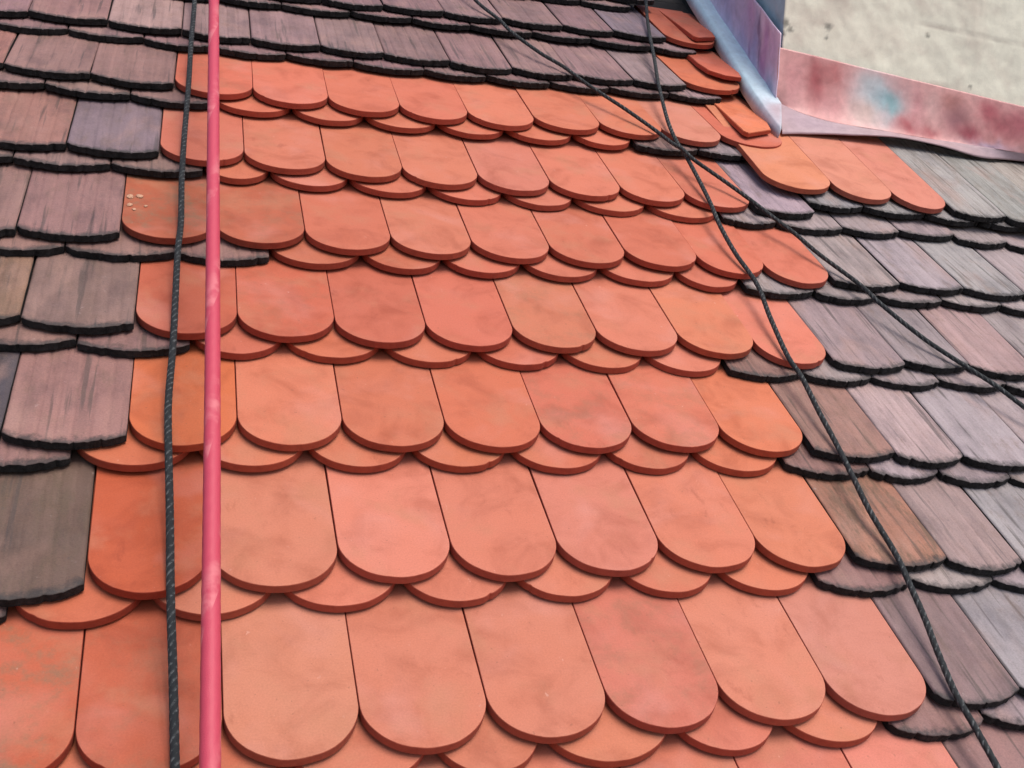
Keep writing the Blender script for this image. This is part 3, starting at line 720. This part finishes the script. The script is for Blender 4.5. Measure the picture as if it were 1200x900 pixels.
def gdesc(c, a):
    r, g_, b = c
    if a > .5: return 'brown streaked'
    if r + g_ + b < 290: return 'dark grey'
    if b > g_ + 9 and b >= r - 8: return 'bluish grey'
    if r - b > 34: return 'reddish grey'
    if r + g_ + b > 480: return 'pale grey'
    return 'mauve grey'
PINK_U = .252
protos = {}
def new_thing(kind, mesh):
    """the first tile of a kind is built, every other one is a copy of it"""
    key = kind
    if key not in protos:
        o = bpy.data.objects.new('clay_tile' if kind == 'o' else 'weathered_tile', mesh); protos[key] = o
    else:
        o = protos[key].copy(); o.data = mesh
    scene.collection.objects.link(o); return o
TILT = math.atan(.15)
rowsets = {}
for t in TILES: rowsets.setdefault((t[1], t[2]), []).append(t)
rng = random.Random(11)
for q in rowsets.values(): q.sort(key=lambda t: t[4])
def kindrank(row, t):
    """where the tile sits in its row, by things one can find: the pink rope and the orange patch"""
    k, c, l, i, u, v, w, r, z = t
    os_ = [q for q in row if q[0] == 'o']
    if c in (7, 8, 9) or not os_:
        if k == 'o': return 'beside the chimney flashing'
        rt = [q for q in row if q[4] >= PINK_U and q[0] == 'g']; lf = [q for q in row if q[4] < PINK_U and q[0] == 'g'][::-1]
        if t in rt: return ORD[rt.index(t)] + ' grey right of pink rope'
        return ORD[lf.index(t)] + ' grey left of pink rope'
    if k == 'o':
        rt = [q for q in os_ if q[4] >= PINK_U + .02]; lf = [q for q in os_ if q[4] < PINK_U + .02][::-1]
        if t in rt: return ORD[rt.index(t)] + ' orange right of pink rope'
        return ORD[lf.index(t)] + ' orange left of pink rope'
    a = max(q[4] for q in os_); b = min(q[4] for q in os_)
    rt = [q for q in row if q[0] == 'g' and q[4] > a]; lf = [q for q in row if q[0] == 'g' and q[4] < b][::-1]
    if t in rt: return ORD[rt.index(t)] + ' right of the orange patch'
    return ORD[lf.index(t)] + ' left of the orange patch'
MOSSY = {(4,'u',0): .8, (0,'u',0): .75, (4,'u',1): .35, (0,'u',1): .3, (6,'u',0): .2, (3,'u',1): .25, (0,'u',5): .35, (2,'u',4): .3, (2,'u',5): .3, (3,'u',4): .3}
for t in TILES:
    k, c, l, i, u, v, w, r, z = t
    row = rowsets[(c, l)]
    growth = 0
    if k == 'o':
        n = [q for q in row if q[0] == 'o'].index(t)
        if l == 'u': col = O_UP[c][min(n, len(O_UP[c])-1)]
        elif l == 't': col = [(236,150,116),(230,152,132),(230,156,138)][n]
        else:
            near = O_UP[c][min(n, len(O_UP[c])-1)] if c in O_UP else O_LO
            col = tuple(.5*a + .5*b for a, b in zip(near, O_LO))
    else:
        if l == 'u' and (c, i) in G_UP: col, growth = G_UP[(c, i)]
        elif l == 'm': col = (156, 152, 158)
        elif l == 't': col, growth = ((154, 152, 154), (162, 152, 152), (154, 150, 154), (154, 150, 154))[i % 4], .25
        elif u > 1.5 and c < 7: col = (164, 148, 153)
        elif c >= 7: col = (160, 130, 136)
        elif c >= 5: col = (160, 134, 134)
        else: col = (166, 132, 130)
    if k == 'o':
        m_ = (226, 132, 106); f_ = .30 if n > 1 and col[0] > 206 else .1; col_ = tuple(a*(1-f_) + b_*f_ for a, b_ in zip(col, m_))
    else: col_ = col
    jt = 3 if k == 'o' else 9
    s = rng.uniform(-jt, jt); colj = tuple(x + s + rng.uniform(-2, 2) for x in col_)
    me = NEW[rng.randrange(len(NEW))] if k == 'o' else OLD[rng.randrange(len(OLD))]
    if l == 't': me = NEW_LONG[i % 3] if k == 'o' else OLD_LONG[i % 4]
    o = new_thing(k, me)
    gap = .0012 if k == 'o' else .0024
    zz = {'u': 0, 'l': -.0165, 'm': 0, 't': z}[l]
    base_tilt = math.atan(.105) if l == 't' else TILT
    vj = rng.uniform(-.0015, .0015) if k == 'o' else rng.uniform(-.004, .004)
    tl = base_tilt + (rng.uniform(-.004, .004) if k == 'o' else rng.uniform(-.006, .008))
    o.matrix_world = (MP @ Matrix.Translation((u, v + vj, zz)) @ Matrix.Rotation(r + rng.uniform(-.0025, .0025)*(1 if k == 'o' else 3), 4, 'Z')
                      @ Matrix.Rotation(rng.uniform(-.006, .006)*(1 if k == 'o' else 1.6), 4, 'Y') @ Matrix.Rotation(-(-tl), 4, 'X').inverted()
                      @ Matrix.Diagonal(((w - gap)/.1795, 1, 1, 1)))
    gain = (.94, .92, .86) if k == 'o' else ((.96, .85, .77) if u < 1.5 else (1.18, 1.17, 1.09))
    o.color = tuple(min(.8, a*b_) for a, b_ in zip(alb(colj)[:3], gain)) + ((growth if k == 'g' else 1 - MOSSY.get((c, l, n), 0)),)
    where = kindrank(row, t)
    if k == 'o':
        d = odesc(col)
        if l == 't': lab = '%s rounded tile just below the chimney apron, %s of three from the left' % (d, ORD[n])
        elif l == 'l': lab = 'half hidden %s tile tail, %s, under %s' % ('orange', where, ROWN[c])
        else: lab = '%s rounded tile, %s, %s' % (d, where, ROWN[c])
        tag(o, lab, 'tile', 'new orange rounded clay roof tiles')
    else:
        d = gdesc(col, growth)
        if l in 'tm':
            q = [x for x in row if x[0] == 'g'].index(t)
            lab = ('%s old tile below chimney apron, %s right of the three orange ones' if l == 't' else '%s old tile tail just under the three orange apron tiles, %s from left') % (d, ORD[q])
        elif l == 'l': lab = 'half hidden grey tile tail, %s, under %s' % (where, ROWN[c])
        else: lab = '%s old tile, %s, %s' % (d, where, ROWN[c])
        tag(o, lab, 'tile', 'weathered grey fluted roof tiles')

# three cut pieces of orange tile bedded along the side flashing
def cut_piece(outline, z, label, colr):
    pts = [(p[0], p[1]) for p in outline]; tip = min(p[1] for p in pts); cx = sum(p[0] for p in pts)/len(pts)
    bm = bmesh.new(); top = [bm.verts.new((x-cx, y-tip, -.20*(y-tip))) for x, y in pts]
    f = bm.faces.new(top); f.normal_update()
    if f.normal.z < 0: f.normal_flip()
    r = bmesh.ops.extrude_face_region(bm, geom=[f])
    for v in [g for g in r['geom'] if isinstance(g, bmesh.types.BMVert)]: v.co.z -= .013
    bmesh.ops.recalc_face_normals(bm, faces=bm.faces)
    ed = [e for e in bm.edges if all(v.co.z > -.20*v.co.y-.001 for v in e.verts)]
    bmesh.ops.bevel(bm, geom=ed, offset=.0014, segments=2, affect='EDGES')
    me = bpy.data.meshes.new('cut_clay_tile')
    for fc in bm.faces: fc.material_index = 0 if fc.normal.z > .75 else 1
    bm.to_mesh(me); bm.free(); me.materials.append(M_CLAY); me.materials.append(M_CEDGE)
    o = bpy.data.objects.new('cut_tile', me); scene.collection.objects.link(o)
    o.matrix_world = MP @ Matrix.Translation((cx, tip, z)); o.color = alb(colr)
    tag(o, label, 'tile', 'narrow cut orange tiles along the side flashing')
cut_piece(PIECEI, .0165, 'narrow square-ended orange tile strip beside the flashing, topmost of three', (232,122,92))
cut_piece(PIECEH, .0165, 'narrow rounded orange tile piece beside the flashing, middle of three', (232,124,96))
cut_piece(PIECEG, .0165, 'narrow square-ended orange tile strip beside the flashing foot, lowest of three', (238,136,96))

# ---------------------------------------------------------------- chimney
KC = Vector(KCORNER); DF = (Vector(PFRONT)-Vector(KCORNER)).normalized(); DS = (Vector(PSIDE)-Vector(KCORNER)).normalized()
ch = bpy.data.objects.new('chimney', None); scene.collection.objects.link(ch); ch.matrix_world = MP
tag(ch, 'broad white limewashed chimney with stained metal flashing at its foot', 'chimney')
nF = DF.cross(UP).normalized(); nF = nF if nF.y < 0 else -nF          # out of the front face
nS = DS.cross(UP).normalized(); nS = nS if nS.x < 0 else -nS          # out of the side face
def colattr(me, fn):
    a = me.color_attributes.new('Col', 'FLOAT_COLOR', 'POINT')
    for i, v in enumerate(me.vertices): a.data[i].color = fn(i, v.co)
def nz(x, y, z=0.0, s=1.0): return noise.fractal(Vector((x*s, y*s, z)), 1.0, 2.0, 5)
def grid_part(name, P, nu, nv, mat, colfn, solid=0.0, parent=ch, disp=None, closed=False):
    V, F, UVs = [], [], []
    for j in range(nv+1):
        for i in range(nu+1):
            s, t_ = i/nu, j/nv; V.append(P(s, t_)); UVs.append((s, t_))
    for j in range(nv):
        for i in range(nu):
            a = j*(nu+1)+i; F.append((a, a+1, a+nu+2, a+nu+1))
    o = mesh_obj(name, V, F, [mat], parent=parent)
    colattr(o.data, lambda i, co: colfn(*UVs[i]))
    if solid:
        md = o.modifiers.new('thickness', 'SOLIDIFY'); md.thickness = solid; md.offset = 0
    return o
# masonry: one mesh wrapping front and side faces, real unevenness, a faint bed joint and pits
def wallP(s, t_):
    h = -.35 + 1.75*t_
    if s < .5:                                       # side face, from the back to the corner
        q = (1 - s/.5)*.95; p = KC + DS*q; n = nS; a = -q
    else:
        q = (s - .5)/.5*1.25; p = KC + DF*q; n = nF; a = q
    p = p + UP*h
    d = .005*nz(a*3, h*3) + .0025*nz(a*14, h*14, 2)
    jt = math.exp(-((h - .318 - .004*nz(a*6, 0, 5))/.006)**2)*(1 if a > .42 else 0); d -= .0016*jt
    for vx in (.62, 1.02): d -= .0008*math.exp(-((a - vx)/.006)**2)*(1 if h > .318 else 0)
    return p + n*d - (nF + nS)*.006 - nF*(.10*max(0, min(1, (.05-h)/.04)))
PITS = [(.14,.25,.013), (.135,.215,.007), (.006,.235,.013), (.022,.218,.010), (.0,.20,.009), (.46,.288,.010), (.25,.135,.007), (.61,.165,.006)]
def wallC(s, t_):
    h = -.35 + 1.75*t_; a = -(1-s/.5)*.95 if s < .5 else (s-.5)/.5*1.25
    m = .5 + .5*nz(a*5, h*5, 9); base = Vector(alb((244, 235, 216), 1.0)[:3]) * (.92 + .08*m)
    warm = max(0, nz(a*9, h*9, 3)); base = base.lerp(Vector((.42, .30, .26)), min(.35, warm*.5))
    if s < .498:                                      # the side has a mottled blue green base
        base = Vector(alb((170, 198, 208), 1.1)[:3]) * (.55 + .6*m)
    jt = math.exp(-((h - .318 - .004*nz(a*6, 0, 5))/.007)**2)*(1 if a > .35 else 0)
    base = base.lerp(Vector((.20, .13, .12)), .45*jt*max(0, .35+nz(a*9, 1, 4))*(1 if a > .42 else 0))
    for pa, ph_, pr in PITS:
        d = math.hypot((a-pa), (h-ph_)) / (pr*(1 + .6*nz(a*60, h*60, 1)))
        if d < 1: base = base.lerp(Vector((.05, .055, .05)), .85*(1-d)**.5)
    base = base.lerp(Vector((.015, .014, .013)), max(0, min(1, (.06-h)/.03)))       # shade of the gap under the flashing, painted near-black
    return (*base, 1)
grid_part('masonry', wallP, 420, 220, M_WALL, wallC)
def interp(poly, s):
    n = len(poly)-1; x = s*n; i = min(n-1, int(x)); f = x-i
    return Vector(poly[i]).lerp(Vector(poly[i+1]), f)
def resamp(poly):
    """polyline by arc length"""
    P_ = [Vector(p) for p in poly]; L = [0]
    for a, b in zip(P_, P_[1:]): L.append(L[-1] + (b-a).length)
    def f(s):
        d = s*L[-1]
        for i in range(len(P_)-1):
            if d <= L[i+1] or i == len(P_)-2:
                q = (d-L[i])/max(1e-6, L[i+1]-L[i]); break
        # catmull-rom
        p0, p1, p2, p3 = P_[max(i-1, 0)], P_[i], P_[i+1], P_[min(i+2, len(P_)-1)]
        return .5*((2*p1) + (p2-p0)*q + (2*p0-5*p1+4*p2-p3)*q*q + (3*p1-p0-3*p2+p3)*q**3)
    return f
ext = lambda poly, d: list(poly) + [tuple(Vector(poly[-1]) + Vector(d))]
jf = resamp(ext(JUNC, (.35, -.05, 0))); lf = resamp(ext(LIP, (.38, -.03, 0)))
FL = .7775/.984 + .355                                # length of the front flashing
def frontP(s, t_):
    p = jf(s); q = (p - KC).dot(DF); hgt = .157 - .02*min(1, q/.79)
    a = KC + DF*(q - .010*max(0, 1 - s*12)) + UP*(hgt*t_) + nF*.008
    w_ = max(0, 1-t_/.55)**2
    r = a*(1-w_) + p*w_
    return r + nF*(.004*nz(q*9, t_*1.5, 7)*(1-t_*.6)) 
# coloured stains on the metal: (s along, t up, radius s, radius t, colour, strength)
BL = [(.16,.55,.05,.5,(172,84,88),.95), (.24,.75,.05,.25,(185,95,96),.8), (.22,.2,.06,.2,(190,120,125),.6), (.07,.5,.04,.4,(215,150,152),.7), (.30,.6,.05,.4,(215,150,148),.8),
      (.36,.6,.07,.45,(218,206,206),1), (.42,.52,.085,.36,(176,204,212),1), (.455,.45,.035,.18,(135,180,186),.9), (.35,.25,.06,.2,(205,175,165),.8), (.50,.8,.06,.2,(205,160,160),.7),
      (.52,.18,.07,.16,(168,70,78),.95), (.61,.12,.05,.14,(162,70,76),.9), (.62,.62,.035,.3,(222,178,174),.9), (.56,.55,.03,.3,(205,140,145),.7), (.70,.75,.05,.2,(185,120,112),.8),
      (.72,.45,.06,.25,(140,85,95),.8), (.78,.25,.07,.16,(155,62,76),.95), (.86,.7,.06,.25,(180,75,90),.8), (.92,.45,.06,.3,(160,70,80),.8), (.88,.06,.10,.10,(190,170,195),.8), (1.0,.6,.08,.4,(175,80,95),.8)]
def blot(base, s, t_, lst, sc=1.0):
    c = Vector(lin(base)); ws = s + .012*nz(s*22, t_*4, 2); wt = t_ + .10*nz(s*18, t_*3, 8)
    for bs, bt, rs, rt, col, st in lst:
        d = ((ws-bs)/rs)**2 + ((wt-bt)/rt)**2
        c = c.lerp(Vector(lin(col)), st*math.exp(-d*1.1))
    c = c*(.95 + .10*nz(s*40, t_*8, 5))/1.05
    return (max(.01, c.x), max(.01, c.y), max(.01, c.z), 1)
FV = FL/ .79
grid_part('front_flashing', frontP, 260, 36, M_METAL, lambda s, t_: blot((226, 170, 166), s*FV, t_, BL), .0025)
def sideP(s, t_):
    q = -.013 + s*.95; hgt = .205 - .01*s
    p = KC + DS*q + UP*(-.03 + (hgt+.03)*t_) + nS*(.009 + .003*nz(q*10, t_*2, 3))
    return p
SB = [(.06,.25,.05,.3,(153,160,192),.8), (.05,.7,.05,.3,(211,179,217),.8), (.14,.4,.05,.3,(179,115,166),.9), (.12,.75,.03,.25,(192,140,192),.8), (.22,.5,.04,.5,(163,160,204),.9), (.28,.8,.05,.3,(198,153,198),.8),
      (.33,.4,.06,.4,(192,172,211),.8), (.19,.72,.012,.3,(102,76,121),.8), (.17,.45,.01,.25,(96,76,115),.7), (.26,.3,.02,.3,(153,108,160),.7), (.5,.5,.2,.5,(166,166,211),.7)]
grid_part('side_flashing', sideP, 160, 36, M_METAL, lambda s, t_: blot((248, 222, 238), s, t_, SB), .0025)
# gutter strip along the side and apron over the tiles in front
sl_ = resamp([(STRIP_LEFT[0][0]+.01, STRIP_LEFT[0][1]+.12, .008)] + list(STRIP_LEFT))
def stripP(s, t_):
    a = sl_(s); a.z = .011; a.x -= .006
    q = (a - KC).dot(DS); b = KC + DS*max(q, -.03) + nS*.004; b.z = .018
    p = a.lerp(b, t_); p.z += .003*math.sin(math.pi*min(1, t_*1.3)) - (.034 if t_ < .04 else 0)
    return p
grid_part('side_gutter', stripP, 90, 12, M_METAL, lambda s, t_: blot((200, 226, 238), s, t_, [(.92,.5,.12,1,(184,166,176),1), (.5,.5,.1,1,(165,190,210),.5)]), .002)
def apronP(s, t_):
    a = lf(s); b = jf(s); p = a.lerp(b, t_)
    p.z += .0015*nz(s*7, t_, 1) - (.003 if t_ < .05 else 0)
    return p
grid_part('apron', apronP, 200, 14, M_METAL, lambda s, t_: blot((178, 154, 160), s, t_, [(.1,.6,.1,.6,(168,146,160),.7), (.45,.5,.2,.8,(180,150,152),.6), (.8,.5,.2,.8,(176,160,176),.7)]), .0028)

# ---------------------------------------------------------------- ropes
def rope_mat(name, dark, light, pitch, amount, rough, strands=3, ns=150):
    m = NT(name); uv = m.n('ShaderNodeUVMap'); uv.uv_map = 'UVMap'
    sp = m.n('ShaderNodeSeparateXYZ'); m.l(uv.outputs[0], sp.inputs[0])
    a = m.n('ShaderNodeMath', operation='MULTIPLY_ADD'); a.inputs[1].default_value = strands; m.l(sp.outputs[0], a.inputs[0])
    b = m.mul(sp.outputs[1], strands/pitch); m.l(b, a.inputs[2])
    fr = m.n('ShaderNodeMath', operation='FRACT'); m.l(a.outputs[0], fr.inputs[0])
    v = m.coords()
    fl = m.ramp(fr.outputs[0], .55, .85); nz_ = m.ramp(m.noise(v, ns, 3), .42, .62)
    c = m.mix(m.mul(m.mul(fl, nz_), amount), dark, light); m.l(c, m.b.inputs['Base Color'])
    m.b.inputs['Roughness'].default_value = rough
    m.l(m.bump(m.noise(v, 600, 3), .5, .001), m.b.inputs['Normal']); return m.m
def rope(name, pts, rad, mat, strands, pitch, depth, label, step=.003, ns=18):
    f = resamp(pts); P_ = [Vector(p) for p in pts]; L = sum((b-a).length for a, b in zip(P_, P_[1:])); n = int(L/step)
    C_ = [f(i/n) for i in range(n+1)]; V, F, UV = [], [], []
    for i, c in enumerate(C_):
        tg = (C_[min(i+1, n)] - C_[max(i-1, 0)]).normalized(); x = tg.cross(Vector((0, 0, 1))).normalized(); y = x.cross(tg)
        d = i*L/n
        for k in range(ns):
            th = 2*math.pi*k/ns
            r = rad*(1 - depth + depth*abs(math.cos(strands*.5*(th + 2*math.pi*d/pitch))))
            V.append(c + (x*math.cos(th) + y*math.sin(th))*r)
    for i in range(n):
        for k in range(ns):
            k2 = (k+1) % ns
            F.append((i*ns+k, i*ns+k2, (i+1)*ns+k2, (i+1)*ns+k))
            UV += [(k/ns, i*L/n), ((k+1)/ns, i*L/n), ((k+1)/ns, (i+1)*L/n), (k/ns, (i+1)*L/n)]
    F.append(tuple(range(ns-1, -1, -1))); F.append(tuple(n*ns+k for k in range(ns))); UV += [(0, 0)]*(2*ns)
    o = mesh_obj(name, V, F, [mat], origin=pts[0])
    ul = o.data.uv_layers.new(name='UVMap'); ul.data.foreach_set('uv', [x for p in UV for x in p])
    tag(o, label, 'rope'); return o
M_RB = rope_mat('dark_rope', (.013, .016, .018, 1), (.13, .14, .14, 1), .045, .8, .85)
M_RP = rope_mat('pink_rope', (.52, .055, .095, 1), (.70, .24, .25, 1), .30, .55, .5, 1, 28)
rope('rope', ROPE_L, .0062, M_RB, 3, .05, .07, 'flecked dark rope lying down the roof just left of the pink rope')
rope('rope', ROPE1, .0052, M_RB, 3, .05, .07, 'thin dark rope slanting far right across the grey tiles')
rope('rope', ROPE2, .0054, M_RB, 3, .05, .07, 'thin dark rope bending down along the right border of orange tiles')
rope('rope', PINK, .0120, M_RP, 2, .06, .03, 'thick taut pink rope running straight down past the tiles', ns=24)

# ---------------------------------------------------------------- pale mortar crumbs on the mossy orange tile
M_CR = plain('pale_mortar', (.50, .28, .18, 1), .9, 200)
crumb0 = None
CRL = ['pale mortar crumb, upper left one on the stained orange tile left of the dark rope', 'pale mortar crumb, upper right one on the stained orange tile left of the dark rope',
       'pale mortar crumb, middle one on the stained orange tile left of the dark rope', 'pale mortar crumb, lowest and smallest on the stained orange tile left of the dark rope',
       'pale mortar crumb, rightmost small one on the stained orange tile near the dark rope']
for q, (x, y, z) in enumerate(CRUMBS):
    if crumb0 is None:
        bm = bmesh.new(); bmesh.ops.create_icosphere(bm, subdivisions=3, radius=.0085)
        for v in bm.verts:
            v.co *= 1 + .35*noise.noise(v.co*180); v.co.z *= .22
        me = bpy.data.meshes.new('mortar_crumb'); bm.to_mesh(me); bm.free(); me.materials.append(M_CR)
        for p in me.polygons: p.use_smooth = True
        o = crumb0 = bpy.data.objects.new('mortar_crumb', me)
    else: o = crumb0.copy()
    scene.collection.objects.link(o); s_ = [.8, .75, .65, .45, .4][q]
    o.matrix_world = MP @ Matrix.Translation((x, y, -.15*(y - 1.046) + .0015)) @ Matrix.Rotation(q*1.3, 4, 'Z') @ Matrix.Diagonal((s_, s_, s_, 1))
    tag(o, CRL[q], 'mortar crumb', 'mortar crumbs on the mossy orange tile')
